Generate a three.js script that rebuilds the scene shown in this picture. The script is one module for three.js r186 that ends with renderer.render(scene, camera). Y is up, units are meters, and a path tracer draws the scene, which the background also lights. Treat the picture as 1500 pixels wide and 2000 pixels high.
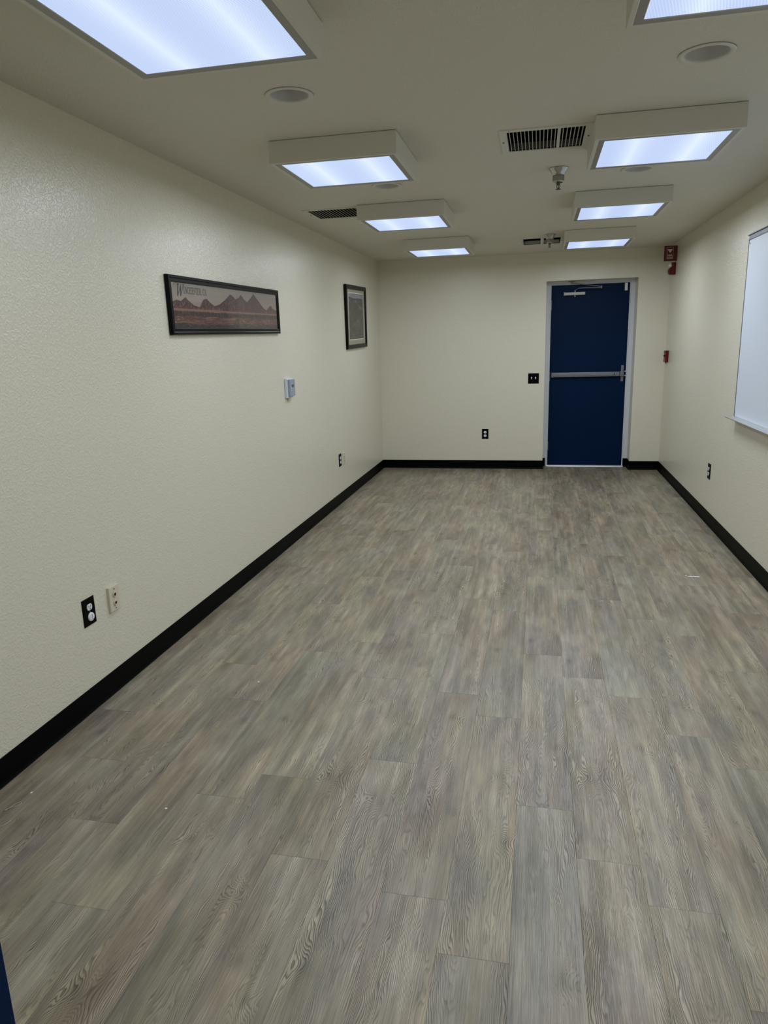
import * as THREE from 'three';
import { RoundedBoxGeometry } from 'three/addons/geometries/RoundedBoxGeometry.js';
import { mergeGeometries } from 'three/addons/utils/BufferGeometryUtils.js';
import { RectAreaLightUniformsLib } from 'three/addons/lights/RectAreaLightUniformsLib.js';

// ---------------------------------------------------------------- camera, light, exposure
const scene = new THREE.Scene();
const camera = new THREE.PerspectiveCamera(71.98, 0.75, 0.05, 60);
camera.rotation.order = 'YXZ';
camera.position.set(1.9025, 1.5497, 8.7201);
camera.rotation.set(-0.2348, 0.2161, -0.0294);
scene.add(camera);
scene.background = new THREE.Color(0x000000);

const EXPOSURE = 1.0;
const LAMP = 12.3;                                  // radiance of the fixtures
const LAMP_COLOR = new THREE.Color().setRGB(0.875, 0.96, 1.07);
RectAreaLightUniformsLib.init();

// room in metres: x from the left wall, y up, z from the far wall towards the camera
const W = 3.323, H = 2.503, ZF = 8.95, ZH = 10.4;
const OX0 = 1.985, OX1 = 2.992, OH = 2.19, REC = 0.2;  // far door opening and its depth
const FX0 = 1.16, FX1 = 2.10, FH = 2.10;                // near doorway, behind the camera

// ---------------------------------------------------------------- helpers
let seed = 20250;
function rnd() { seed = (seed + 0x6D2B79F5) | 0; let t = Math.imul(seed ^ (seed >>> 15), 1 | seed); t = (t + Math.imul(t ^ (t >>> 7), 61 | t)) ^ t; return ((t ^ (t >>> 14)) >>> 0) / 4294967296; }
const rr = (a, b) => a + (b - a) * rnd();
const used = new Map();
function numbered(name) { const n = used.get(name) || 0; used.set(name, n + 1); return n ? name + '_' + String(n).padStart(3, '0') : name; }
function tag(o, label, category, group, kind) { o.userData.label = label; o.userData.category = category; if (group) o.userData.group = group; if (kind) o.userData.kind = kind; return o; }
function thing(name, label, category, pos = [0, 0, 0], turn = 0, group) {
  const o = new THREE.Group(); o.name = numbered(name); scene.add(o); o.position.set(...pos); o.rotation.y = turn; return tag(o, label, category, group);
}
function part(name, geo, mat, parent, pos) {
  const m = new THREE.Mesh(Array.isArray(geo) ? merged(geo) : geo, mat); m.castShadow = m.receiveShadow = true;
  m.name = name; if (pos) m.position.set(...pos); parent.add(m); return m;
}
function topMesh(name, geo, mat, label, category, kind, group) { const m = part(numbered(name), geo, mat, scene); return tag(m, label, category, group, kind); }
function merged(list) { return mergeGeometries(list.map(g => { const h = g.index ? g.toNonIndexed() : g; for (const k of Object.keys(h.attributes)) if (!['position', 'normal', 'uv'].includes(k)) h.deleteAttribute(k); return h; })); }
function box(w, h, d, x = 0, y = 0, z = 0, r = 0, seg = 2) {
  const g = r ? new RoundedBoxGeometry(w, h, d, seg, r) : new THREE.BoxGeometry(w, h, d); return g.translate(x, y, z);
}
const cyl = (r0, r1, h, n = 24) => new THREE.CylinderGeometry(r0, r1, h, n);
const lathe = (pts, n = 32) => new THREE.LatheGeometry(pts.map(p => new THREE.Vector2(...p)), n);
function rectShape(x0, y0, x1, y1) { const s = new THREE.Shape(); s.moveTo(x0, y0); s.lineTo(x1, y0); s.lineTo(x1, y1); s.lineTo(x0, y1); s.closePath(); return s; }
function rectHole(x0, y0, x1, y1) { const s = new THREE.Path(); s.moveTo(x0, y0); s.lineTo(x0, y1); s.lineTo(x1, y1); s.lineTo(x1, y0); s.closePath(); return s; }
function polyShape(pts) { const s = new THREE.Shape(); pts.forEach((p, i) => i ? s.lineTo(...p) : s.moveTo(...p)); s.closePath(); return s; }
const ext = (shape, depth, bevel = 0) => new THREE.ExtrudeGeometry(shape, bevel ? { depth: depth - 2 * bevel, bevelEnabled: true, bevelSize: bevel, bevelThickness: bevel, bevelSegments: 2, bevelOffset: -bevel, curveSegments: 24 } : { depth, bevelEnabled: false, curveSegments: 32 });
function tube(pts, r, n = 24, k = 8) { return new THREE.TubeGeometry(new THREE.CatmullRomCurve3(pts.map(p => new THREE.Vector3(...p)), false, 'centripetal'), n, r, k); }

// value noise, periodic in px and py cells
function hash(x, y, s) { let h = Math.imul(x, 374761393) ^ Math.imul(y, 668265263) ^ Math.imul(s, 2147483647 - 1274126177); h = Math.imul(h ^ (h >>> 13), 1274126177); return ((h ^ (h >>> 16)) >>> 0) / 4294967296; }
function vn(x, y, s, px = 1 << 20, py = 1 << 20) {
  const xi = Math.floor(x), yi = Math.floor(y); let fx = x - xi, fy = y - yi; fx = fx * fx * (3 - 2 * fx); fy = fy * fy * (3 - 2 * fy);
  const x0 = ((xi % px) + px) % px, x1 = (x0 + 1) % px, y0 = ((yi % py) + py) % py, y1 = (y0 + 1) % py;
  const a = hash(x0, y0, s), b = hash(x1, y0, s), c = hash(x0, y1, s), d = hash(x1, y1, s);
  return a + (b - a) * fx + (c - a) * fy + (a - b - c + d) * fx * fy;
}
function fbm(x, y, s, n = 3) { let v = 0, a = 0.5, t = 0; for (let i = 0; i < n; i++) { v += a * vn(x, y, s + i * 17); t += a; x *= 2.03; y *= 2.03; a *= 0.5; } return v / t; }
const sm = (a, b, x) => { const t = Math.min(1, Math.max(0, (x - a) / (b - a))); return t * t * (3 - 2 * t); };
function dataTex(w, h, fn, srgb, wrap) {
  const d = new Uint8Array(w * h * 4), o = [0, 0, 0];
  for (let j = 0, k = 0; j < h; j++) for (let i = 0; i < w; i++, k += 4) { fn(i, j, o); d[k] = Math.max(0, Math.min(255, o[0])); d[k + 1] = Math.max(0, Math.min(255, o[1])); d[k + 2] = Math.max(0, Math.min(255, o[2])); d[k + 3] = 255; }
  const t = new THREE.DataTexture(d, w, h); t.magFilter = THREE.LinearFilter; t.minFilter = THREE.LinearFilter; if (srgb) t.colorSpace = THREE.SRGBColorSpace; if (wrap) t.wrapS = t.wrapT = THREE.RepeatWrapping; t.needsUpdate = true; return t;
}
const std = (o) => new THREE.MeshPhysicalMaterial(o);
const lin = (r, g, b) => new THREE.Color().setRGB(r, g, b);

// ---------------------------------------------------------------- materials
// orange-peel spray texture: soft blobs 5 to 12 mm across, repeating every 0.9 m
const peel = dataTex(1024, 1024, (i, j, o) => {
  const u = i / 1024, v = j / 1024;
  const wx = vn(u * 60, v * 60, 5, 60, 60) * 0.9, wy = vn(u * 60, v * 60, 6, 60, 60) * 0.9;
  let h = sm(0.42, 0.72, vn(u * 150 + wx, v * 150 + wy, 1, 150, 150)) * 0.58 + vn(u * 260, v * 260, 2, 260, 260) * 0.3 + vn(u * 26, v * 26, 3, 26, 26) * 0.12;
  o[0] = o[1] = o[2] = h * 255;
}, false, true);
peel.repeat.set(1 / 0.9, 1 / 0.9);
const WALLC = lin(0.72, 0.68, 0.55);
const M = {
  wall: std({ color: WALLC, roughness: 0.27, bumpMap: peel, bumpScale: 0.0011 }),
  ceiling: std({ color: lin(0.66, 0.635, 0.54), roughness: 0.6, bumpMap: peel, bumpScale: 0.0012 }),
  fixture: std({ color: lin(0.66, 0.64, 0.56), roughness: 0.5 }),
  fixtureTrim: std({ color: lin(0.34, 0.34, 0.32), roughness: 0.45, metalness: 0.2 }),
  base: std({ color: lin(0.0008, 0.0012, 0.0012), roughness: 0.45, specularIntensity: 0.1 }),
  subfloor: std({ color: lin(0.04, 0.037, 0.033), roughness: 0.9 }),
  doorBlue: std({ color: lin(0.0006, 0.0115, 0.046), roughness: 0.45, specularIntensity: 0.15 }),
  frameGrey: std({ color: lin(0.62, 0.63, 0.65), roughness: 0.45 }),
  alu: std({ color: lin(0.62, 0.63, 0.64), roughness: 0.38, metalness: 0.75 }),
  darkAlu: std({ color: lin(0.2, 0.2, 0.21), roughness: 0.4, metalness: 0.7 }),
  barGrey: std({ color: lin(0.2, 0.21, 0.225), roughness: 0.4, metalness: 0.5 }),
  closer: std({ color: lin(0.34, 0.33, 0.29), roughness: 0.42, metalness: 0.4 }),
  chrome: std({ color: lin(0.42, 0.42, 0.38), roughness: 0.24, metalness: 1 }),
  brass: std({ color: lin(0.12, 0.11, 0.095), roughness: 0.35, metalness: 1 }),
  black: std({ color: lin(0.001, 0.001, 0.001), roughness: 0.4, specularIntensity: 0.12 }),
  blackFrame: std({ color: lin(0.004, 0.004, 0.004), roughness: 0.3, specularIntensity: 0.22 }),
  darkHole: std({ color: lin(0.01, 0.01, 0.01), roughness: 0.9 }),
  white: std({ color: lin(0.82, 0.83, 0.85), roughness: 0.35 }),
  offWhite: std({ color: lin(0.76, 0.75, 0.72), roughness: 0.45 }),
  beige: std({ color: lin(0.66, 0.59, 0.45), roughness: 0.45 }),
  greyPlastic: std({ color: lin(0.3, 0.34, 0.39), roughness: 0.4 }),
  palePlastic: std({ color: lin(0.7, 0.74, 0.82), roughness: 0.4 }),
  red: std({ color: lin(0.1, 0.003, 0.004), roughness: 0.4, specularIntensity: 0.5 }),
  board: std({ color: lin(0.67, 0.715, 0.8), roughness: 0.42, specularIntensity: 0.8 }),
  canTrim: std({ color: lin(0.64, 0.62, 0.56), roughness: 0.4 }),
  canInside: std({ color: lin(0.5, 0.49, 0.48), roughness: 0.35 }),
  grille: std({ color: lin(0.62, 0.6, 0.53), roughness: 0.45 }),
  duct: std({ color: lin(0.01, 0.0105, 0.011), roughness: 0.7, specularIntensity: 0.3 }),
  damperDark: std({ color: lin(0.2, 0.2, 0.18), roughness: 0.5 }),
  damper: std({ color: lin(0.5, 0.49, 0.44), roughness: 0.5, metalness: 0.2 }),
  paper: std({ color: lin(0.85, 0.84, 0.8), roughness: 0.8 }),
  thread: std({ color: lin(0.5, 0.48, 0.42), roughness: 0.8 }),
  glass: std({ color: lin(1, 1, 1), roughness: 0.06, transmission: 1, thickness: 0, ior: 1.45, specularIntensity: 0.3 }),
  lens: std({ color: lin(0.72, 0.7, 0.64), roughness: 0.2, clearcoat: 0.6 }),
};

// vinyl planks: limed oak print with cathedral grain and knots, one picture per variant
const PW = 0.187, PL = 1.22, NV = 14, TX = 320, TY = 1600;
const plankMats = [];
for (let v = 0; v < NV; v++) {
  const s = 100 + v * 37, xc = rr(0.15, 0.85), dir = rnd() < 0.5 ? 1 : -1, bend = rr(-0.25, 0.25), rings = rr(0.9, 1.3);
  const knots = []; for (let k = 0; k < 1 + (rnd() * 2.4 | 0); k++) knots.push([rr(0.02, 0.17), rr(0.08, 1.14), rr(0.011, 0.02), rr(0.6, 1.25)]);
  const warm = rr(0, 0.7), lum = rr(0.975, 1.025), plain = rr(0.35, 1);
  const hts = new Float32Array(TX * TY);
  const map = dataTex(TX, TY, (i, j, o) => {
    const x = (i + 0.5) / TX * PW, y = (j + 0.5) / TY * PL;
    // heart of the cathedral wanders along the board
    const mid = PW * xc + bend * 0.09 * Math.sin(y * 3.1 + v) + (vn(y * 2.2, 3.3, s) - 0.5) * 0.05;
    const q = (x - mid) / PW;
    let f = dir * y * 1.15 * plain + (Math.sqrt(q * q + 0.006)) * 4.2 + (fbm(x * 24, y * 4.2, s + 1, 3) - 0.5) * 0.85 + (vn(x * 110, y * 22, s + 2) - 0.5) * 0.09;
    let kd = 0, km = 0;
    for (const [kx, ky, kr, ka] of knots) {
      const dx = (x - kx) / kr, dy = (y - ky) / (kr * 1.5), d2 = dx * dx + dy * dy;
      f += 0.66 * Math.exp(-d2 * 0.16); const g = Math.exp(-d2 * 0.9); kd += ka * g; km += ka * Math.exp(-d2 * 0.12);
    }
    const ph = f * 9.5 * rings, fr = ph - Math.floor(ph);
    const strength = sm(0.3, 0.62, fbm(x * 11, y * 2.6, s + 4, 2)) * (0.45 + 0.55 * sm(0.02, 0.4, Math.abs(q))) + km * 0.35;
    let ring = sm(0, 0.42, fr) * (1 - sm(0.66, 1, fr));            // soft pale band
    const dark = sm(0.72, 0.86, fr) * (1 - sm(0.9, 1, fr));         // dark line that ends each ring
    const fibre = vn(x * 900, y * 16, s + 7) * 0.6 + vn(x * 420, y * 7, s + 8) * 0.4;
    const pore = sm(0.74, 0.9, vn(x * 760, y * 34, s + 9)) * (0.4 + 0.6 * dark);
    const blot = fbm(x * 9, y * 2.4, s + 11, 3), blot2 = fbm(x * 13, y * 3.1, s + 12, 3), streak = fbm(x * 46, y * 1.9, s + 13, 2), blot3 = fbm(x * 8, y * 2, s + 21, 2), wash = fbm(x * 34, y * 9, s + 23, 3);
    let L = 0.5 + (ring - 0.45) * 0.46 * strength - dark * 0.34 * strength + (fibre - 0.5) * 0.34 - pore * 0.1 + (blot - 0.5) * 0.5 + (wash - 0.5) * 0.42 + (streak - 0.5) * 0.3;
    L -= kd * 0.22; 
    const t = 130 + (L - 0.5) * 88;
    const w = (blot2 - 0.5) * 4 + warm * 0.9 + 0.5, pale = sm(0.6, 0.82, streak);
    const pk = (blot3 - 0.5) * 8; o[0] = lum * (t * 1.035 + w * 2.6 + pk * 0.6 + pale * 8); o[1] = lum * (t * 0.965 + w * 0.8 - pk * 0.4 + pale * 8); o[2] = lum * (t * 0.85 - w * 2.4 + pk * 0.3 + pale * 7);
    hts[j * TX + i] = 0.5 + (ring - 0.5) * 0.35 * strength - dark * 0.35 * strength + (fibre - 0.5) * 0.5 - pore * 0.3;
  }, true);
  const bump = dataTex(TX, TY, (i, j, o) => { o[0] = o[1] = o[2] = hts[j * TX + i] * 255; }, false);
  for (const [a, b, c] of [[1, 1, 1], [0.97, 0.955, 0.94], [1.0, 1.015, 1.0]])
    plankMats.push(std({ color: lin(a, b, c), map, bumpMap: bump, bumpScale: 0.0011, roughness: 0.33, ior: 1.55 }));
}

// ---------------------------------------------------------------- the room
function plankGeo(x0, x1, z0, z1, u0, v0, flip) {
  // a board with eased edges: (x0..x1, z0..z1), top at y = 0, 5 mm thick; u0, v0: where on the print it begins
  const c = 0.0005, y0 = -0.005, gx = 0.0001, P = [], N = [], U = [], I = [];
  x0 += gx; x1 -= gx; z0 += gx; z1 -= gx;
  const ring = (e, y) => [[x0 + e, y, z1 - e], [x1 - e, y, z1 - e], [x1 - e, y, z0 + e], [x0 + e, y, z0 + e]];
  const uv = (p) => { let u = (p[0] - x0) / PW + u0, v = (p[2] - z0) / PL + v0; return flip ? [1 - u, 1 - v] : [u, v]; };
  const quad = (a, b, d, e, n) => { const k = P.length / 3; for (const p of [a, b, d, e]) { P.push(...p); N.push(...n); U.push(...uv(p)); } I.push(k, k + 1, k + 2, k, k + 2, k + 3); };
  const t = ring(c, 0), m = ring(0, -c * 0.6), b = ring(0, y0), h = Math.SQRT1_2;
  quad(...t, [0, 1, 0]);
  [[0, h, h], [h, h, 0], [0, h, -h], [-h, h, 0]].forEach((n, k) => { const k2 = (k + 1) % 4; quad(m[k], m[k2], t[k2], t[k], n); const f = [n[0] ? Math.sign(n[0]) : 0, 0, n[2] ? Math.sign(n[2]) : 0]; quad(b[k], b[k2], m[k2], m[k], f); });
  const g = new THREE.BufferGeometry(); g.setAttribute('position', new THREE.Float32BufferAttribute(P, 3)); g.setAttribute('normal', new THREE.Float32BufferAttribute(N, 3)); g.setAttribute('uv', new THREE.Float32BufferAttribute(U, 2)); g.setIndex(I); return g;
}
const floor = topMesh('floor', box(W + 0.5, 0.1, ZH + 0.75, W / 2, -0.055, (ZH - 0.25) / 2), M.subfloor, 'grey brown wood-look plank floor of the long empty room', 'floor', 'structure');
{
  const joints = [6.2, 6.553, 6.893, 7.239, 6.695, 6.545, 6.939, 6.382, 7.033, 7.213, 6.567, 6.794, 6.95, 7.24, 6.218, 6.62, 7.07, 6.41];
  const shared = new Map(), z0 = -0.26;
  let n = 0, last = -1;
  for (let k = 0; k < 18; k++) {
    const a = k ? -0.006 + PW * k : 0, b = Math.min(W, -0.006 + PW * (k + 1)), u0 = k ? 0 : 0.006 / PW;
    let z = joints[k]; while (z > z0) z -= PL;
    for (; z < ZH; z += PL) {
      const za = Math.max(z, z0), zb = Math.min(z + PL, ZH), flip = rnd() < 0.5;
      let mi; do mi = Math.floor(rnd() * plankMats.length); while (Math.floor(mi / 3) === last); last = Math.floor(mi / 3);
      const full = zb - za > PL - 1e-6 && k > 0 && k < 17, key = 'f' + flip;
      let g;
      if (full) { if (!shared.has(key)) shared.set(key, plankGeo(0, PW, 0, PL, 0, 0, flip)); g = shared.get(key); part(n ? 'plank_' + String(n).padStart(3, '0') : 'plank', g, plankMats[mi], floor, [a, 0, za]); }
      else { g = plankGeo(0, b - a, 0, zb - za, u0, (za - z) / PL, flip); part(n ? 'plank_' + String(n).padStart(3, '0') : 'plank', g, plankMats[mi], floor, [a, 0, za]); }
      n++;
    }
  }
}
// walls: 0.15 to 0.3 m thick
{
  const side = (x, label, name) => { const m = topMesh(name, ext(rectShape(-ZH - 0.15, -0.005, 0.3, H + 0.01), 0.15), M.wall, label, 'wall', 'structure'); m.rotation.y = Math.PI / 2; m.position.x = x; return m; };
  side(-0.15, 'cream textured long wall with the two framed pictures', 'wall_left');
  side(W, 'cream textured long wall with the whiteboard', 'wall_right');
  const back = topMesh('wall_back', ext(polyShape([[0, -0.004], [OX0, -0.004], [OX0, OH], [OX1, OH], [OX1, -0.004], [W, -0.004], [W, H + 0.005], [0, H + 0.005]]), 0.3), M.wall, 'cream textured end wall around the blue door', 'wall', 'structure'); back.position.z = -0.3;
  const front = topMesh('wall_front', ext(polyShape([[0, 0.001], [FX0, 0.001], [FX0, FH], [FX1, FH], [FX1, 0.001], [W, 0.001], [W, H - 0.001], [0, H - 0.001]]), 0.12), M.wall, 'cream end wall with the open doorway behind the camera', 'wall', 'structure'); front.position.z = ZF;
  topMesh('wall_hall', box(W, H, 0.12, W / 2, H / 2, ZH + 0.06), M.wall, 'cream wall of the hall behind the near doorway', 'wall', 'structure');
}
// ceiling with real holes for the cans and the air vents
const CANS = [[0.932, 5.80], [2.458, 5.775], [0.961, 4.07], [2.452, 4.01]];
const VENTS = [{ x0: 1.735, x1: 2.10, z0: 4.655, z1: 5.02 }, { x0: 0.235, x1: 0.60, z0: 3.10, z1: 3.45 }, { x0: 1.735, x1: 2.10, z0: 0.80, z1: 1.27 }];
{
  const s = rectShape(-0.15, -0.3, W + 0.15, ZH + 0.15);
  for (const [x, z] of CANS) { const p = new THREE.Path(); p.absarc(x, z, 0.078, 0, Math.PI * 2, true); s.holes.push(p); }
  for (const v of VENTS) s.holes.push(rectHole(v.x0 - 0.003, v.z0 - 0.003, v.x1 + 0.003, v.z1 + 0.003));
  const c = topMesh('ceiling', ext(s, 0.2), M.ceiling, 'cream textured ceiling carrying square light boxes', 'ceiling', 'structure');
  c.rotation.x = Math.PI / 2; c.position.y = H + 0.2;
  topMesh('ceiling_deck', box(W + 0.3, 0.05, ZH + 0.45, W / 2, H + 0.23, ZH / 2 - 0.075), M.darkHole, 'dark deck above the ceiling holes', 'ceiling', 'structure');
}
// cove base: black rubber strip with a flared toe
{
  const BH = 0.104, prof = [[0, BH], [0.003, BH], [0.0042, BH - 0.002], [0.0042, 0.022], [0.006, 0.012], [0.0105, 0.0035], [0.0125, 0.002], [0.0125, 0.0002], [0, 0.0002]];
  const run = (len) => ext(polyShape(prof), len);                     // along +z, face towards +x
  const strip = (len, x, z, turn) => run(len).rotateY(turn).translate(x, 0, z);
  topMesh('baseboard_left', strip(ZF, 0, 0, 0), M.base, 'black rubber cove baseboard along the wall with pictures', 'baseboard', 'structure');
  topMesh('baseboard_right', strip(ZF, W, ZF, Math.PI), M.base, 'black rubber cove baseboard along the whiteboard wall', 'baseboard', 'structure');
  // against the far wall, then round the corners of the door recess onto the frame
  const back = (x0, x1, z) => strip(x1 - x0, x0, z, Math.PI / 2).scale(1, 1, 1);
  const flip = (x0, x1, z) => { const g = run(x1 - x0); g.rotateY(-Math.PI / 2); g.translate(x1, 0, z); return g; };
  const faceZ = (x0, x1, z) => { const pts = prof.map(([d, y]) => new THREE.Vector3(0, y, d)); const g = new THREE.BufferGeometry(), P = []; const n = pts.length;
    for (let i = 0; i < n - 1; i++) { const a = pts[i], b = pts[i + 1]; P.push(x0, a.y, z + a.z, x0, b.y, z + b.z, x1, b.y, z + b.z, x0, a.y, z + a.z, x1, b.y, z + b.z, x1, a.y, z + a.z); }
    for (const x of [x0, x1]) for (let i = 1; i < n - 1; i++) { const t = [pts[0], pts[i], pts[i + 1]]; if (x === x0) t.reverse(); for (const p of t) P.push(x, p.y, z + p.z); }
    g.setAttribute('position', new THREE.Float32BufferAttribute(P, 3)); g.setAttribute('uv', new THREE.Float32BufferAttribute(new Array(P.length / 3 * 2).fill(0), 2)); g.computeVertexNormals(); return g; };
  topMesh('baseboard_back', merged([faceZ(0, OX0 + 0.004, 0), strip(REC, OX0, -REC, 0), faceZ(OX0, OX0 + 0.032, -REC)]), M.base, 'black rubber cove baseboard on the end wall, picture side of the door', 'baseboard', 'structure');
  topMesh('baseboard_back', merged([faceZ(OX1 - 0.004, W, 0), strip(REC, OX1, 0, Math.PI), faceZ(OX1 - 0.052, OX1, -REC)]), M.base, 'short black rubber cove baseboard between the blue door and the corner', 'baseboard', 'structure');
}
// ---------------------------------------------------------------- far door
{
  const d = thing('door_1', 'closed dark blue metal door in a grey frame at the far end', 'door'); d.userData.kind = 'structure';
  const L0 = 2.047, L1 = 2.929, LT = 2.152, zf = -REC;
  // pressed steel frame: face, stepped stop, rabbet
  const prof = (o, i, t, z0, z1) => { const s = polyShape([[o, 0], [o, OH + 0.002], [OX0 + OX1 - o, OH + 0.002], [OX0 + OX1 - o, 0], [i[1], 0], [i[1], t], [i[0], t], [i[0], 0]]); const g = ext(s, z1 - z0, 0.003); g.translate(0, 0, z0); return g; };
  part('door_frame', merged([prof(OX0 + 0.0005, [L0 - 0.012, L1 + 0.012], LT + 0.01, zf - 0.02, zf), prof(OX0 + 0.0005, [L0 - 0.001, L1 + 0.001], LT + 0.002, zf - 0.034, zf - 0.018)]), M.frameGrey, d);
  const leaf = part('door_leaf', box(L1 - L0 - 0.006, LT - 0.022, 0.045, (L0 + L1) / 2, (LT + 0.022) / 2, zf - 0.058, 0.002), M.doorBlue, d);
  const zl = zf - 0.0355;
  part('threshold', ext(polyShape([[0, 0], [0.09, 0], [0.078, 0.014], [0.012, 0.014]]), L1 - L0 + 0.03).rotateY(-Math.PI / 2).translate(L1 + 0.015, 0.0003, zf - 0.066), M.alu, d);
  for (const y of [0.25, 1.1, 1.93]) part('hinge', cyl(0.006, 0.006, 0.11, 12), M.darkAlu, d, [L0 + 0.002, y, zl + 0.004]);
  // exit bar
  const bx0 = 2.068, yb = 1.115, zb = zl;
  const bar = part('panic_bar', merged([box(0.79, 0.054, 0.032, 2.461, yb + 0.002, zb + 0.03, 0.006), box(0.74, 0.03, 0.02, 2.45, yb + 0.002, zb + 0.043, 0.005), box(0.70, 0.03, 0.018, 2.45, yb, zb + 0.009)]), M.barGrey, d);
  part('end_cap', box(0.03, 0.06, 0.046, bx0 + 0.013, yb, zb + 0.024, 0.006), M.darkAlu, bar);
  part('slot', box(0.006, 0.026, 0.002, 2.795, yb + 0.002, zb + 0.054), M.black, bar);
  part('latch_housing', merged([box(0.046, 0.06, 0.05, 2.882, yb + 0.004, zb + 0.026, 0.006), box(0.022, 0.022, 0.006, 2.882, yb + 0.004, zb + 0.053)]), M.barGrey, bar);
  part('latch_plate', box(0.03, 0.19, 0.006, 2.89, yb + 0.006, zb + 0.004, 0.002), M.darkAlu, bar);
  part('strike', merged([box(0.016, 0.014, 0.016, 2.921, yb + 0.03, zb + 0.02, 0.003), box(0.016, 0.014, 0.016, 2.921, yb - 0.02, zb + 0.02, 0.003)]), M.alu, bar);
  // closer with its folding arm
  const cl = part('door_closer', merged([box(0.242, 0.036, 0.042, 2.311, 2.052, zl + 0.021, 0.006), box(0.012, 0.044, 0.046, 2.192, 2.052, zl + 0.023, 0.004)]), M.closer, d);
  part('spindle', merged([cyl(0.012, 0.009, 0.018, 16).translate(2.315, 2.024, zl + 0.02), cyl(0.009, 0.009, 0.03, 16).translate(2.315, 2.08, zl + 0.02)]), M.chrome, cl);
  part('arm', merged([tube([[2.312, 2.086, zl + 0.022], [2.335, 2.1, zl + 0.05], [2.36, 2.108, zl + 0.07], [2.605, 2.104, zl + 0.105]], 0.0055, 24, 8), tube([[2.605, 2.116, zl + 0.105], [2.45, 2.142, zl + 0.085], [2.28, 2.168, zl + 0.055]], 0.0045, 16, 8), cyl(0.008, 0.008, 0.032, 12).translate(2.605, 2.11, zl + 0.105)]), M.barGrey, cl);
  part('arm_bracket', merged([box(0.07, 0.006, 0.03, 2.275, 2.186, zf + 0.014), box(0.016, 0.024, 0.016, 2.277, 2.174, zf + 0.016, 0.003)]), M.darkAlu, cl);
  part('contact_sensor', box(0.032, 0.086, 0.024, 2.888, 2.108, zl + 0.0125, 0.004), M.offWhite, d);
}
// near door: blue leaf standing open beside the camera
{
  const d = thing('door_2', 'blue door standing open, its edge at the near left of the floor', 'door'); d.userData.kind = 'structure';
  part('door_leaf', box(0.044, 2.04, 0.9, 1.148, 1.035, ZF - 0.48, 0.002), M.doorBlue, d);
  part('door_frame', ext(polyShape([[FX0 + 0.001, 0.002], [FX0 + 0.001, FH - 0.002], [FX1 - 0.001, FH - 0.002], [FX1 - 0.001, 0.002], [FX1 - 0.03, 0.002], [FX1 - 0.03, FH - 0.03], [FX0 + 0.03, FH - 0.03], [FX0 + 0.03, 0.002]]), 0.12, 0.003).translate(0, 0, ZF), M.frameGrey, d);
  for (const y of [0.25, 1.05, 1.85]) part('hinge', cyl(0.006, 0.006, 0.1, 12), M.darkAlu, d, [1.171, y, ZF - 0.008]);
}
// ---------------------------------------------------------------- ceiling light boxes
const glow = (() => {
  // prismatic lens lit by two tubes: fine diamond prisms, brighter over each tube
  const n = 1024;
  const t = dataTex(n, n, (i, j, o) => {
    const x = i / n, y = j / n, tb = Math.exp(-Math.pow((x - 0.27) / 0.11, 2)) + Math.exp(-Math.pow((x - 0.77) / 0.11, 2));
    const core = Math.exp(-Math.pow((x - 0.27) / 0.028, 2)) + Math.exp(-Math.pow((x - 0.77) / 0.028, 2));
    const rim = 1 - sm(0, 0.012, Math.min(x, y, 1 - x, 1 - y));
    const p1 = Math.abs((x * 66 + y * 15) % 1 - 0.5) * 2, p2 = Math.abs((x * 66 - y * 15 + 30) % 1 - 0.5) * 2, pr = (p1 - 0.5) * 22 + (p2 - 0.5) * 7;
    o[0] = 187 + tb * 24 + core * 7 + pr + rim * 24; o[1] = 206 + tb * 21 + core * 6 + pr * 0.85 + rim * 18; o[2] = 244 + tb * 8 + core * 2 + pr * 0.3 + rim * 6;
  }, true);
  return t;
})();
M.diffuser = std({ color: lin(0.12, 0.12, 0.13), roughness: 0.35, emissive: lin(1, 1, 1), emissiveMap: glow, emissiveIntensity: 1.0 });
const FW = 0.62, FD = 0.61, DROP = 0.104;
const fixtureGeo = (() => {
  const ring = (w, d, i, y0, y1, bev = 0.002) => { const s = rectShape(-w / 2, -d / 2, w / 2, d / 2); s.holes.push(rectHole(-w / 2 + i, -d / 2 + i, w / 2 - i, d / 2 - i)); const g = ext(s, y1 - y0, bev); g.rotateX(Math.PI / 2); g.translate(0, y1, 0); return g; };
  return {
    housing: merged([ring(FW, FD, 0.004, -DROP, -0.004), ring(FW - 0.002, FD - 0.002, 0.016, -DROP, -DROP + 0.006)]),
    pan: box(FW - 0.03, 0.034, FD - 0.03, 0, -0.017, 0),
    frame: ring(FW - 0.033, FD - 0.033, 0.027, -DROP + 0.001, -DROP + 0.012),
    lens: (() => { const g = box(FW - 0.084, 0.003, FD - 0.084, 0, -DROP + 0.0075, 0); return g; })(),
  };
})();
const rowWord = ['nearest', 'second', 'third', 'farthest'];
const LIGHTS = [
  [0.622, 6.985, 'square ceiling light box nearest the camera on the picture side'], [2.128, 6.955, 'square ceiling light box cut off by the top right corner'],
  [0.624, 5.23, 'second square ceiling light box from the camera on the picture side'], [2.133, 5.165, 'square ceiling light box just beside the large slatted air vent'],
  [0.630, 3.535, 'third square ceiling light box on the picture side, touching the partly hidden vent'], [2.127, 3.46, 'third square ceiling light box on the whiteboard side, behind the first sprinkler'],
  [2.133, 8.685, 'square ceiling light box of the whiteboard side row, above and behind the camera'],
  [0.628, 1.705, 'smallest square ceiling light box on the picture side, by the far left corner'], [2.118, 1.69, 'smallest square ceiling light box on the whiteboard side, above the blue door'],
];
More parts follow.
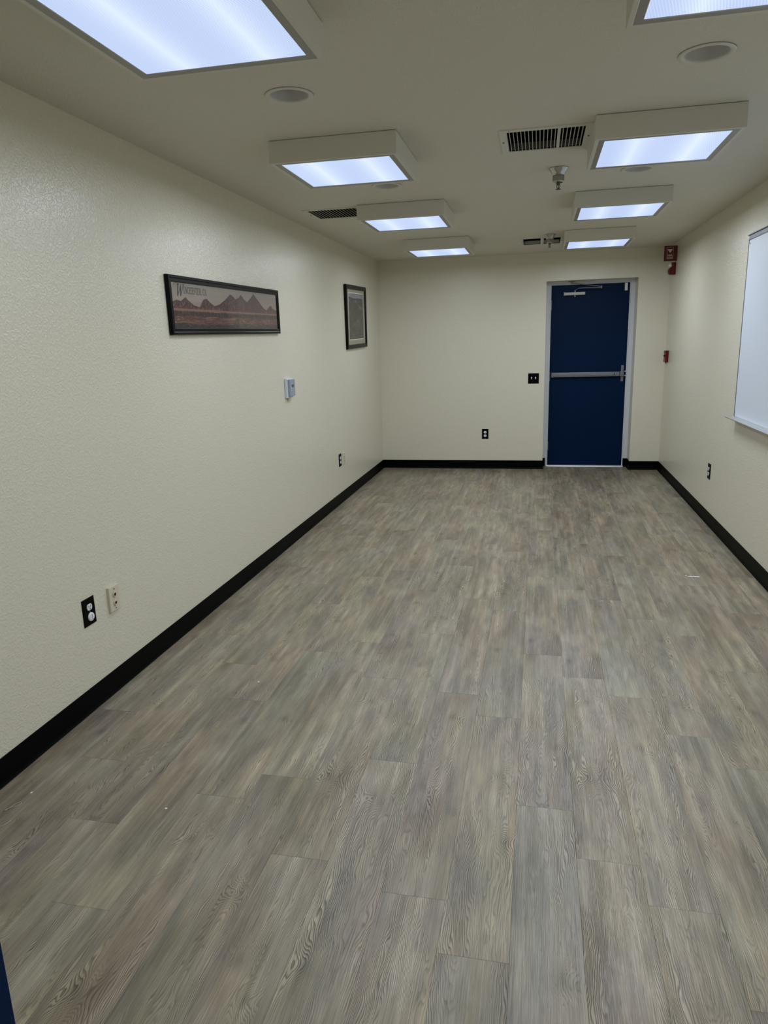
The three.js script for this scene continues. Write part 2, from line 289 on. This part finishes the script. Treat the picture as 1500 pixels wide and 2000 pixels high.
for (const [x0, z1, label] of LIGHTS) {
  const output = x0 > 1 ? 1.3 : z1 > 6 ? 0.5 : 0.8;            // the tubes of the picture side row are weaker, the nearest most of all
  const t = thing('ceiling_light', label, 'ceiling light', [x0 + FW / 2, H, z1 - FD / 2], 0, 'square light boxes in two rows on the ceiling');
  part('mounting_pan', fixtureGeo.pan, M.fixture, t); part('housing', fixtureGeo.housing, M.fixture, t); part('lens_frame', fixtureGeo.frame, M.fixtureTrim, t);
  const lens = part('diffuser', fixtureGeo.lens, M.diffuser, t);
  const L = new THREE.RectAreaLight(LAMP_COLOR, LAMP * output, FW - 0.09, FD - 0.09); L.name = 'fixture_light'; L.position.set(x0 + FW / 2, H - DROP + 0.0035, z1 - FD / 2); L.rotation.x = -Math.PI / 2; scene.add(L);
}
// recessed cans, not lit
CANS.forEach(([x, z], i) => {
  const t = thing('recessed_light', ['unlit round recessed light near the top left, right of the nearest light box', 'unlit round recessed light at the upper right edge', 'unlit round recessed light half hidden behind the second left light box', 'unlit round recessed light half hidden behind the light box beside the vent'][i], 'recessed light', [x, H, z], 0, 'unlit recessed lights in the ceiling');
  part('trim_ring', lathe([[0.073, 0.02], [0.073, -0.001], [0.078, -0.005], [0.088, -0.0055], [0.094, -0.004], [0.095, -0.0003], [0.0735, 0.0]], 48), M.canTrim, t);
  part('baffle', lathe([[0.073, 0.001], [0.066, 0.02], [0.058, 0.05], [0.0, 0.052]], 40), M.canInside, t);
  part('lamp_face', lathe([[0, 0.034], [0.03, 0.035], [0.048, 0.042], [0.0515, 0.05]], 36), M.offWhite, t);
});
// ---------------------------------------------------------------- air vents
VENTS.forEach((v, i) => {
  const w = v.x1 - v.x0, d = v.z1 - v.z0, t = thing('air_vent', ['white slatted air vent beside the second light box on the whiteboard side', 'white slatted air vent partly hidden by the third light box on the picture side', 'small far air vent with two dark openings behind the second sprinkler'][i], 'air vent', [(v.x0 + v.x1) / 2, H, (v.z0 + v.z1) / 2]);
  const b = [0.036, 0.03, 0.022][i], s = rectShape(-w / 2 - b, -d / 2 - b, w / 2 + b, d / 2 + b); s.holes.push(rectHole(-w / 2 + 0.001, -d / 2 + 0.001, w / 2 - 0.001, d / 2 - 0.001));
  part('frame', ext(s, 0.007, 0.0025).rotateX(Math.PI / 2).translate(0, -0.0003, 0), M.grille, t);
  const dh = 0.15, th = 0.002;
  part('duct', merged([box(w, th, d, 0, dh, 0), box(w, dh, th, 0, dh / 2, -d / 2 + th), box(w, dh, th, 0, dh / 2, d / 2 - th), box(th, dh, d, -w / 2 + th, dh / 2, 0), box(th, dh, d, w / 2 - th, dh / 2, 0)]), M.duct, t);
  if (i !== 1) part('damper', box(w - 0.012, 0.03, 0.002), i ? M.damper : M.damperDark, t, [0, 0.019, -d / 2 + 0.008]);
  if (i < 2) {
    const n = i ? 15 : 20;
    for (let k = 0; k < n; k++) { const x = -w / 2 + (k + 0.7) * w / (n + 0.4); const sl = part('slat', box(i ? 0.0016 : 0.0026, i ? 0.0035 : 0.012, d - 0.004, 0, 0, 0), M.grille, t, [x, i ? 0.002 : 0.004, 0]); sl.rotation.z = (i ? -0.2 : 0.08); }
    if (!i) part('divider', box(0.014, 0.016, d - 0.003), M.grille, t, [0.062, 0.0055, 0]);
    for (let k = 0; k < 11; k++) { const lv = part('louver', box(w - 0.008, 0.0015, 0.018), M.duct, t, [0, 0.034, -d / 2 + 0.075 + k * (d - 0.1) / 11]); lv.rotation.x = 0.7; }
  } else part('divider', box(0.03, 0.012, d - 0.003), M.grille, t, [0.004, 0.004, 0]);
  for (const sx of [-1, 1]) part('screw', cyl(0.004, 0.004, 0.003, 12), M.brass, t, [sx * (w / 2 + b * 0.55), -0.0075, 0.02]);
});
// ---------------------------------------------------------------- sprinklers
[[1.998, 4.19, 'chrome fire sprinkler hanging from the ceiling below the slatted vent'], [1.990, 1.45, 'far chrome fire sprinkler hanging in front of the small far vent']].forEach(([x, z, label]) => {
  const t = thing('fire_sprinkler', label, 'sprinkler', [x, H, z], 0, 'ceiling sprinklers');
  part('escutcheon', lathe([[0.053, 0], [0.056, -0.002], [0.055, -0.005], [0.049, -0.012], [0.042, -0.022], [0.036, -0.032], [0.0335, -0.04], [0.030, -0.04], [0.032, -0.03], [0.04, -0.012], [0.05, 0]], 40), M.chrome, t);
  const ribs = []; for (let k = 0; k < 28; k++) { const a = k / 28 * Math.PI * 2; ribs.push(box(0.002, 0.028, 0.002, 0.032 * Math.cos(a), -0.054, 0.032 * Math.sin(a))); }
  part('knurled_cup', merged([lathe([[0.0, -0.034], [0.0325, -0.036], [0.032, -0.072], [0.027, -0.078], [0.014, -0.08], [0, -0.08]], 36), ...ribs]), M.chrome, t);
  part('head', merged([cyl(0.012, 0.01, 0.012, 16).translate(0, -0.086, 0), tube([[-0.007, -0.09, 0], [-0.009, -0.1, 0], [0, -0.114, 0]], 0.0022, 10, 6), tube([[0.007, -0.09, 0], [0.009, -0.1, 0], [0, -0.114, 0]], 0.0022, 10, 6), cyl(0.0028, 0.0028, 0.025, 10).translate(0, -0.103, 0)]), M.brass, t);
  part('deflector', lathe([[0, -0.1155], [0.014, -0.1155], [0.0165, -0.114], [0.0165, -0.113], [0.004, -0.1135], [0, -0.1135]], 20), M.brass, t);
});
// ---------------------------------------------------------------- pictures on the left wall
const canvas = (w, h) => { const c = document.createElement('canvas'); c.width = w; c.height = h; return [c, c.getContext('2d')]; };
const ctex = (c) => { const t = new THREE.CanvasTexture(c); t.colorSpace = THREE.SRGBColorSpace; return t; };
function townPrint() {
  const w = 1600, h = 300, [c, g] = canvas(w, h);
  let gr = g.createLinearGradient(0, 0, 0, h); gr.addColorStop(0, '#8f8880'); gr.addColorStop(0.35, '#a3988a'); gr.addColorStop(1, '#8b7565'); g.fillStyle = gr; g.fillRect(0, 0, w, h);
  for (let i = 0; i < 300; i++) { g.fillStyle = `rgba(${120 + rnd() * 50},${112 + rnd() * 45},${105 + rnd() * 40},0.10)`; g.fillRect(rnd() * w, rnd() * 130, 60 + rnd() * 240, 3 + rnd() * 10); }
  const ridge = [[0, 132], [60, 118], [110, 122], [165, 96], [200, 116], [260, 140], [330, 150], [385, 100], [430, 92], [470, 118], [530, 140], [600, 128], [680, 92], [740, 62], [770, 42], [800, 52], [850, 78], [905, 62], [945, 40], [985, 72], [1040, 88], [1110, 50], [1160, 22], [1200, 44], [1270, 88], [1340, 128], [1390, 140], [1440, 120], [1475, 98], [1520, 128], [1600, 140], [1600, 210], [0, 210]];
  gr = g.createLinearGradient(0, 40, 0, 190); gr.addColorStop(0, '#3d231f'); gr.addColorStop(0.6, '#4a2a26'); gr.addColorStop(1, '#5b342c'); g.fillStyle = gr;
  g.beginPath(); ridge.forEach(([x, y], i) => { g.lineTo(x, y + (i < ridge.length - 2 ? rr(-3, 3) : 0)); }); g.closePath(); g.fill();
  for (let i = 0; i < 900; i++) { const x = rnd() * w; let k = 0; while (k < ridge.length - 3 && ridge[k + 1][0] < x) k++; const a = ridge[k], b = ridge[k + 1], y0 = a[1] + (b[1] - a[1]) * (x - a[0]) / Math.max(1, b[0] - a[0]); const y = y0 + 6 + rnd() * Math.max(4, 165 - y0), dx = (rnd() < 0.5 ? -1 : 1) * rr(3, 12);
    g.strokeStyle = rnd() < 0.5 ? 'rgba(168,132,112,0.6)' : 'rgba(22,10,12,0.6)'; g.lineWidth = rr(1.5, 4); g.beginPath(); g.moveTo(x, y); g.lineTo(x + dx, Math.min(176, y + rr(6, 22))); g.stroke(); }
  const band = (y0, y1, col) => { g.fillStyle = col; g.fillRect(0, y0, w, y1 - y0); };
  band(168, 184, '#8f6a58'); band(184, 216, '#34231f'); band(216, 262, '#5c382f'); band(262, 300, '#2f2523');
  for (let i = 0; i < 1100; i++) { g.fillStyle = ['#1a1212', '#4c332a', '#7d5a45', '#2c2220'][rnd() * 4 | 0]; const x = rnd() * w, y = rr(176, 214); g.globalAlpha = 0.7; g.fillRect(x, y, rr(2, 7), rr(5, 18)); }
  for (let i = 0; i < 900; i++) { g.globalAlpha = 0.6; g.fillStyle = ['#7a473b', '#3c1f1c', '#a5806a', '#4a2924', '#8a5a4a'][rnd() * 5 | 0]; g.fillRect(rnd() * w, rr(212, 266), rr(20, 110), rr(1, 4)); }
  for (let i = 0; i < 500; i++) { g.globalAlpha = 0.6; g.fillStyle = ['#191617', '#43302b', '#5a4640'][rnd() * 3 | 0]; g.fillRect(rnd() * w, rr(258, 298), rr(8, 50), rr(3, 10)); }
  g.globalAlpha = 0.8; for (let i = 0; i < 46; i++) { g.fillStyle = '#b8aca0'; g.fillRect(rnd() * w, rr(200, 292), rr(2, 9), rr(2, 9)); }
  g.globalAlpha = 0.9; g.strokeStyle = '#c4b6a6'; g.lineWidth = 2; for (const [x, y] of [[1290, 215], [1320, 222], [1345, 230], [1420, 226], [960, 225]]) { g.beginPath(); g.moveTo(x, y); g.lineTo(x, y + 20); g.lineTo(x + 16, y + 20); g.lineTo(x + 16, y + 4); g.stroke(); }
  // the print is in two sheets: the far half is paler
  g.globalAlpha = 0.2; g.fillStyle = '#8f857c'; g.fillRect(880, 0, w - 880, h); g.globalAlpha = 0.5; g.fillStyle = '#2b1d1b'; g.fillRect(877, 40, 3, 225);
  g.globalAlpha = 1; g.fillStyle = '#1e1917';
  g.save(); g.translate(52, 92); g.transform(0.85, 0, -0.22, 1.15, 0, 0); g.font = 'italic bold 92px serif'; g.fillText('W', 0, 0); g.restore();
  g.strokeStyle = '#1e1917'; g.lineWidth = 3; g.beginPath(); g.moveTo(48, 30); g.bezierCurveTo(40, 14, 66, 4, 92, 14); g.stroke();
  g.save(); g.translate(150, 74); g.scale(0.72, 1.25); g.font = 'bold 50px serif'; g.fillText('INCHESTER, CA', 0, 0); g.restore();
  return ctex(c);
}
function aerialPrint() {
  const w = 480, h = 600;
  return dataTex(w, h, (i, j, o) => {
    const x = i / w, y = 1 - j / h;      // y down from the top
    let L = 62 + (fbm(x * 7, y * 9, 900, 4) - 0.5) * 60 + (vn(x * 60, y * 60, 905) - 0.5) * 22, b = 0;
    const hz = 0.06 + 0.05 * fbm(x * 5, 1, 910, 3) + 0.03 * x;
    if (y < hz) { L = 150 + (fbm(x * 6, y * 8, 911, 2) - 0.5) * 50; b = 14; }
    else if (y < 0.2) { L = 66 + (fbm(x * 9, y * 12, 912, 3) - 0.5) * 34; b = 16; }
    const rv = 0.13 + 0.17 * x + 0.04 * Math.sin(x * 9), near = Math.exp(-Math.pow((y - rv) / (0.014 + 0.02 * x), 2)); L += near * 78 * sm(0.3, 0.6, fbm(x * 14, y * 14, 914, 2));
    for (const [a, m] of [[0.9, -0.25], [-0.35, 0.8], [1.4, -0.6], [0.55, 0.12]]) { const dd = Math.abs(y - (a * x + m)); if (y > 0.3 && dd < 0.006) L += 30; }
    if (y > 0.55) L += (vn(x * 90, y * 44, 920) - 0.45) * 62;
    if (vn(x * 40, y * 30, 921) > 0.93 && y > 0.6) L += 70;
    o[0] = L + 2 - b * 0.2; o[1] = L; o[2] = L - 8 + b;
  }, true);
}
{
  const moulding = (w, h, mw, dep) => { // four mitred lengths of rounded moulding
    const s = rectShape(-w / 2, -h / 2, w / 2, h / 2); s.holes.push(rectHole(-w / 2 + mw * 0.55, -h / 2 + mw * 0.55, w / 2 - mw * 0.55, h / 2 - mw * 0.55));
    const s2 = rectShape(-w / 2 + mw * 0.4, -h / 2 + mw * 0.4, w / 2 - mw * 0.4, h / 2 - mw * 0.4); s2.holes.push(rectHole(-w / 2 + mw, -h / 2 + mw, w / 2 - mw, h / 2 - mw));
    return merged([ext(s, dep, dep * 0.22), ext(s2, dep * 0.72, 0.002)]);
  };
  // panoramic town print
  const w = 1.635, h = 0.308, p = thing('framed_picture', 'long panoramic town and mountain print in a black frame', 'picture', [0.004, 1.787, 4.387], Math.PI / 2);
  p.rotation.order = 'YXZ'; p.rotation.z = 0.0115;
  part('frame', moulding(w, h, 0.034, 0.026), M.blackFrame, p);
  const pr = part('print', box(w - 0.058, h - 0.058, 0.003, 0, 0, 0.008), std({ map: townPrint(), roughness: 0.5, color: lin(0.82, 0.78, 0.74) }), p);
  part('glazing', box(w - 0.064, h - 0.064, 0.0015, 0, 0, 0.0125), M.glass, p);
  // aerial photograph in a mat
  const w2 = 0.845, h2 = 0.636, q = thing('framed_picture', 'black framed aerial landscape photograph in a pale mat near the far corner', 'picture', [0.006, 1.826, 1.205], Math.PI / 2);
  q.rotation.order = 'YXZ'; q.rotation.z = 0.024; q.rotation.x = 0.012;
  part('frame', moulding(w2, h2, 0.042, 0.03), M.blackFrame, q);
  part('mat', box(w2 - 0.07, h2 - 0.07, 0.003, 0, 0, 0.007), std({ color: lin(0.32, 0.29, 0.21), roughness: 0.8 }), q);
  part('mat_edge', box(0.625, 0.475, 0.001, 0, 0.008, 0.0088), M.offWhite, q);
  part('print', box(0.61, 0.46, 0.001, 0, 0.008, 0.0097), std({ map: aerialPrint(), roughness: 0.5, color: lin(0.75, 0.74, 0.72) }), q);
  part('glazing', box(w2 - 0.08, h2 - 0.08, 0.0015, 0, 0, 0.0135), M.glass, q);
}
// ---------------------------------------------------------------- outlets, plates, switches
const PLATE = (w, h, d) => { const s = rectShape(-w / 2, -h / 2, w / 2, h / 2); return ext(s, d, Math.min(0.0022, d * 0.4)); };
function receptacle(y, t, z) {
  const s = new THREE.Shape(); const r = 0.0172, f = 0.0138; const a = Math.asin(f / r);
  s.absarc(0, 0, r, -a, a, false); s.absarc(0, 0, r, Math.PI - a, Math.PI + a, false); s.closePath();
  const p = part('receptacle', ext(s, 0.004, 0.0008).translate(0, 0, z), M.white, t, [0, y, 0]);
  part('slots', merged([box(0.0022, 0.0085, 0.001, -0.0064, 0.004, z + 0.004), box(0.0022, 0.007, 0.001, 0.0064, 0.004, z + 0.004), cyl(0.0026, 0.0026, 0.001, 12).rotateX(Math.PI / 2).translate(0, -0.007, z + 0.004)]), M.black, p);
}
function outlet(pos, turn, label, w = 0.08, h = 0.124, capped) {
  const t = thing('power_outlet', label, 'outlet', pos, turn, 'black double power outlets');
  part('cover_plate', PLATE(w, h, 0.006), M.black, t); receptacle(0.0215, t, 0.005);
  if (!capped) receptacle(-0.0215, t, 0.005);
  else { const c = part('safety_cap', lathe([[0, 0.0085], [0.012, 0.0082], [0.018, 0.0065], [0.0195, 0.003], [0.0195, 0]], 32).rotateX(Math.PI / 2), M.white, t, [0.001, -0.0235, 0.0058]); part('grip', box(0.0022, 0.026, 0.002, 0, 0, 0.0088), M.greyPlastic, c).rotation.z = 0.12; }
  part('screw', cyl(0.003, 0.003, 0.0015, 12).rotateX(Math.PI / 2), M.darkAlu, t, [0, 0, 0.0062]);
  return t;
}
outlet([0.001, 0.443, 6.154], Math.PI / 2, 'black outlet with a white round safety cap, beside the near beige jack plate', 0.085, 0.123, true);
outlet([0.001, 0.432, 2.026], Math.PI / 2, 'far black outlet on the picture wall, beside the far beige plate', 0.088, 0.123);
outlet([1.291, 0.431, 0.001], 0, 'black outlet low on the end wall, left of the blue door', 0.079, 0.122);
outlet([W - 0.001, 0.434, 2.49], -Math.PI / 2, 'black outlet low on the whiteboard wall', 0.088, 0.127);
{
  const plate = (pos, label, near) => {
    const t = thing('jack_plate', label, 'wall plate', pos, Math.PI / 2);
    part('cover_plate', PLATE(0.077, 0.119, near ? 0.014 : 0.008), M.beige, t); const z = near ? 0.014 : 0.008;
    for (const y of [0.018, -0.022]) { const j = part('jack', merged([lathe([[0.013, 0], [0.0128, 0.0022], [0.0095, 0.0028], [0.0085, 0.0005]], 24).rotateX(Math.PI / 2).translate(0, y, z)]), M.beige, t); part('jack_opening', box(0.0085, 0.0115, 0.0012, 0.001, y + 0.001, z + 0.0012), M.black, j); }
    for (const y of [0.046, -0.046]) part('screw', cyl(0.0028, 0.0028, 0.001, 12).rotateX(Math.PI / 2), M.brass, t, [0, y, z + 0.0004]);
  };
  plate([0.001, 0.439, 5.973], 'thick beige plate with two jacks near the near left outlet', true);
  plate([0.001, 0.427, 1.885], 'far beige jack plate beside the far black outlet on the picture wall', false);
  // double toggle switch
  const s = thing('light_switch', 'black double toggle switch plate on the end wall beside the blue door', 'light switch', [1.859, 1.092, 0.001]);
  part('cover_plate', PLATE(0.126, 0.121, 0.006), M.black, s);
  for (const x of [-0.0235, 0.0235]) { const tg = part('toggle', box(0.0095, 0.02, 0.014, 0, 0, 0.008, 0.002), M.white, s, [x, 0.0045, 0.002]); tg.rotation.x = -0.35; part('toggle_base', box(0.0105, 0.026, 0.002, x, 0.003, 0.0062), M.greyPlastic, s); }
  // thermostat
  const t = thing('thermostat', 'small grey wall thermostat with a pale backplate below the framed pictures', 'thermostat', [0.001, 1.232, 3.43], Math.PI / 2);
  part('backplate', box(0.135, 0.148, 0.022, 0, 0, 0.011, 0.003), M.palePlastic, t);
  const f = part('face', box(0.118, 0.128, 0.02, 0.006, 0.002, 0.03, 0.004), M.greyPlastic, t);
  part('display', box(0.05, 0.022, 0.001, 0.012, 0.016, 0.0405), M.darkAlu, f); part('button', merged([box(0.012, 0.007, 0.003, -0.026, 0.0, 0.0408), box(0.012, 0.007, 0.003, -0.026, -0.018, 0.0408)]), M.palePlastic, f);
  part('sensor_stem', box(0.045, 0.022, 0.014, 0.0, -0.083, 0.0075, 0.002), M.beige, t);
}
// ---------------------------------------------------------------- whiteboard
{
  const z0 = 3.155, z1 = 5.6, y0 = 0.962, y1 = 2.172, t = thing('whiteboard', 'wall mounted whiteboard with an aluminium rail and marker tray', 'whiteboard', [W - 0.001, 0, (z0 + z1) / 2], -Math.PI / 2);
  const w = z1 - z0, yc = (y0 + y1) / 2, h = y1 - y0;
  part('board', box(w - 0.012, h - 0.004, 0.012, 0, yc, 0.007), M.board, t);
  for (const s of [-1, 1]) part('side_trim', box(0.008, h, 0.0165, s * (w / 2 - 0.004), yc, 0.0085, 0.002), M.darkAlu, t);
  part('top_rail', merged([box(w + 0.02, 0.034, 0.012, 0, y1 + 0.012, 0.007, 0.002), box(w + 0.02, 0.007, 0.022, 0, y1 + 0.0275, 0.0115, 0.002), box(w + 0.02, 0.006, 0.018, 0, y1 - 0.004, 0.0095, 0.002)]), M.barGrey, t);
  const prof = polyShape([[0, 0.03], [0.006, 0.03], [0.012, 0.012], [0.03, 0.004], [0.068, 0.007], [0.072, 0.011], [0.074, 0.008], [0.068, 0.001], [0.03, -0.003], [0, -0.003]]);
  part('marker_tray', ext(prof, w + 0.03).rotateY(-Math.PI / 2).translate(w / 2 + 0.015, y0 - 0.012, 0).scale(1, 1, 1), M.alu, t);
  for (const [x, y] of [[-w / 2 + 0.035, y1 - 0.03]]) part('screw', cyl(0.004, 0.004, 0.002, 12).rotateX(Math.PI / 2), M.black, t, [x, y, 0.0135]);
}
// ---------------------------------------------------------------- fire alarm sign, strobe, pull station in the far right corner
{
  const [c, g] = canvas(256, 300);
  g.fillStyle = '#5a0a0d'; g.fillRect(0, 0, 256, 300); g.strokeStyle = '#c9b4b2'; g.lineWidth = 6; g.strokeRect(54, 28, 122, 190); g.fillStyle = '#1a0506'; g.fillRect(62, 42, 106, 16);
  g.fillStyle = '#d8cfcd'; g.beginPath(); g.moveTo(60, 64); g.lineTo(170, 64); g.lineTo(115, 140); g.closePath(); g.fill();
  g.font = 'bold 44px sans-serif'; g.textAlign = 'center'; g.fillText('FIRE', 115, 202); g.font = 'bold 36px sans-serif'; g.fillText('ALARM', 115, 256);
  const sgn = thing('fire_alarm_sign', 'red flag sign reading FIRE ALARM with a white triangle, below the ceiling corner', 'sign', [W, 2.388, 0.36]);
  part('panel', box(0.132, 0.155, 0.003, -0.0665, 0, -0.0025, 0.001), M.red, sgn);
  const face = std({ map: ctex(c), roughness: 0.4 });
  part('sign_face', new THREE.PlaneGeometry(0.13, 0.153).translate(-0.0665, 0, 0), face, sgn);
  part('mounting_flange', box(0.003, 0.155, 0.03, -0.002, 0, -0.016, 0.001), M.red, sgn);
  const st = thing('fire_strobe', 'red alarm strobe with a white lens dome, under the FIRE ALARM sign', 'fire alarm', [W - 0.001, 2.24, 0.285], -Math.PI / 2);
  const bz = 0.085;
  part('body', merged([box(0.105, 0.125, 0.034, 0, -0.002, 0.017, 0.01), ext(polyShape([[0, 0.062], [0.042, 0.06], [0.04, 0.014], [0.062, 0.002], [0.068, -0.02], [0.062, -0.052], [0.05, -0.062], [0, -0.062]]), 0.08, 0.006).rotateY(-Math.PI / 2).translate(0.04, 0, 0.002)]), M.red, st);
  part('lens_dome', new THREE.SphereGeometry(0.024, 24, 16).scale(0.9, 1, 1), M.lens, st, [0.02, 0.034, 0.05]);
  part('top_strip', box(0.07, 0.006, 0.06, 0, 0.064, 0.034, 0.002), M.offWhite, st);
  const pl = thing('fire_pull_station', 'small red fire alarm pull station low in the far right corner', 'fire alarm', [W - 0.001, 1.317, 0.16], -Math.PI / 2);
  part('body', ext(polyShape([[0, 0.064], [0.03, 0.064], [0.034, 0.05], [0.026, 0.006], [0.03, -0.01], [0.032, -0.06], [0.028, -0.064], [0, -0.064]]), 0.12, 0.003).rotateY(-Math.PI / 2).translate(0.06, 0, 0), M.red, pl);
  part('pull_handle', box(0.07, 0.018, 0.014, 0, 0.006, 0.034, 0.004), M.red, pl);
  part('key_lock', cyl(0.006, 0.006, 0.014, 12), M.brass, pl, [0.01, -0.071, 0.016]);
}
// ---------------------------------------------------------------- scraps left on the floor
{
  const flake = (x, z, r, label) => { const s = new THREE.Shape(); for (let k = 0; k < 7; k++) { const a = k / 7 * 6.283, q = r * rr(0.55, 1.1); k ? s.lineTo(q * Math.cos(a), q * Math.sin(a)) : s.moveTo(q, 0); } s.closePath(); const m = topMesh('paper_scrap', ext(s, 0.0016, 0.0004).rotateX(-Math.PI / 2), M.paper, label, 'paper scrap', null, 'white scraps on the plank floor'); m.position.set(x, 0.0001, z); return m; };
  flake(0.674, 6.791, 0.0052, 'tiny white scrap on the planks, in the middle of the near left floor');
  flake(0.139, 6.792, 0.005, 'tiny white scrap on the planks, close to the near left baseboard');
  flake(0.636, 5.846, 0.006, 'tiny white scrap on the planks, farther down the left half of the floor');
  const tw = topMesh('paper_scrap', merged([box(0.052, 0.0015, 0.011, 0.028, 0.0012, 0), box(0.03, 0.0015, 0.01, -0.008, 0.0022, 0.006).rotateY(0.35), box(0.008, 0.006, 0.008, -0.028, 0.0034, -0.004)]), M.paper, 'folded white paper strip on the right half of the floor', 'paper scrap'); tw.position.set(2.918, 0, 3.992);
  const lp = topMesh('thread', tube([[-0.028, 0.0016, 0.012], [-0.012, 0.0016, 0.004], [0.006, 0.0016, -0.012], [0.02, 0.002, -0.014], [0.023, 0.002, -0.006], [0.012, 0.0016, 0.004], [-0.01, 0.0028, 0.006], [-0.026, 0.0016, 0.014]], 0.0009, 60, 6), M.thread, 'pale looped thread on the planks beside the near left baseboard', 'thread'); lp.position.set(0.131, 0, 6.873); lp.rotation.y = 0.6;
  const cv = topMesh('thread', tube([[-0.05, 0.0014, 0.03], [-0.02, 0.0014, 0.02], [0.01, 0.002, 0.006], [0.028, 0.0014, -0.01]], 0.0009, 40, 6), M.thread, 'pale curved thread on the planks at the left edge, below the looped thread', 'thread'); cv.position.set(0.16, 0, 6.965); cv.rotation.y = 0.6;
}

// ---------------------------------------------------------------- draw
const renderer = new THREE.WebGLRenderer({ antialias: true });
renderer.toneMapping = THREE.LinearToneMapping;
renderer.toneMappingExposure = EXPOSURE;
renderer.shadowMap.enabled = true;
renderer.render(scene, camera);
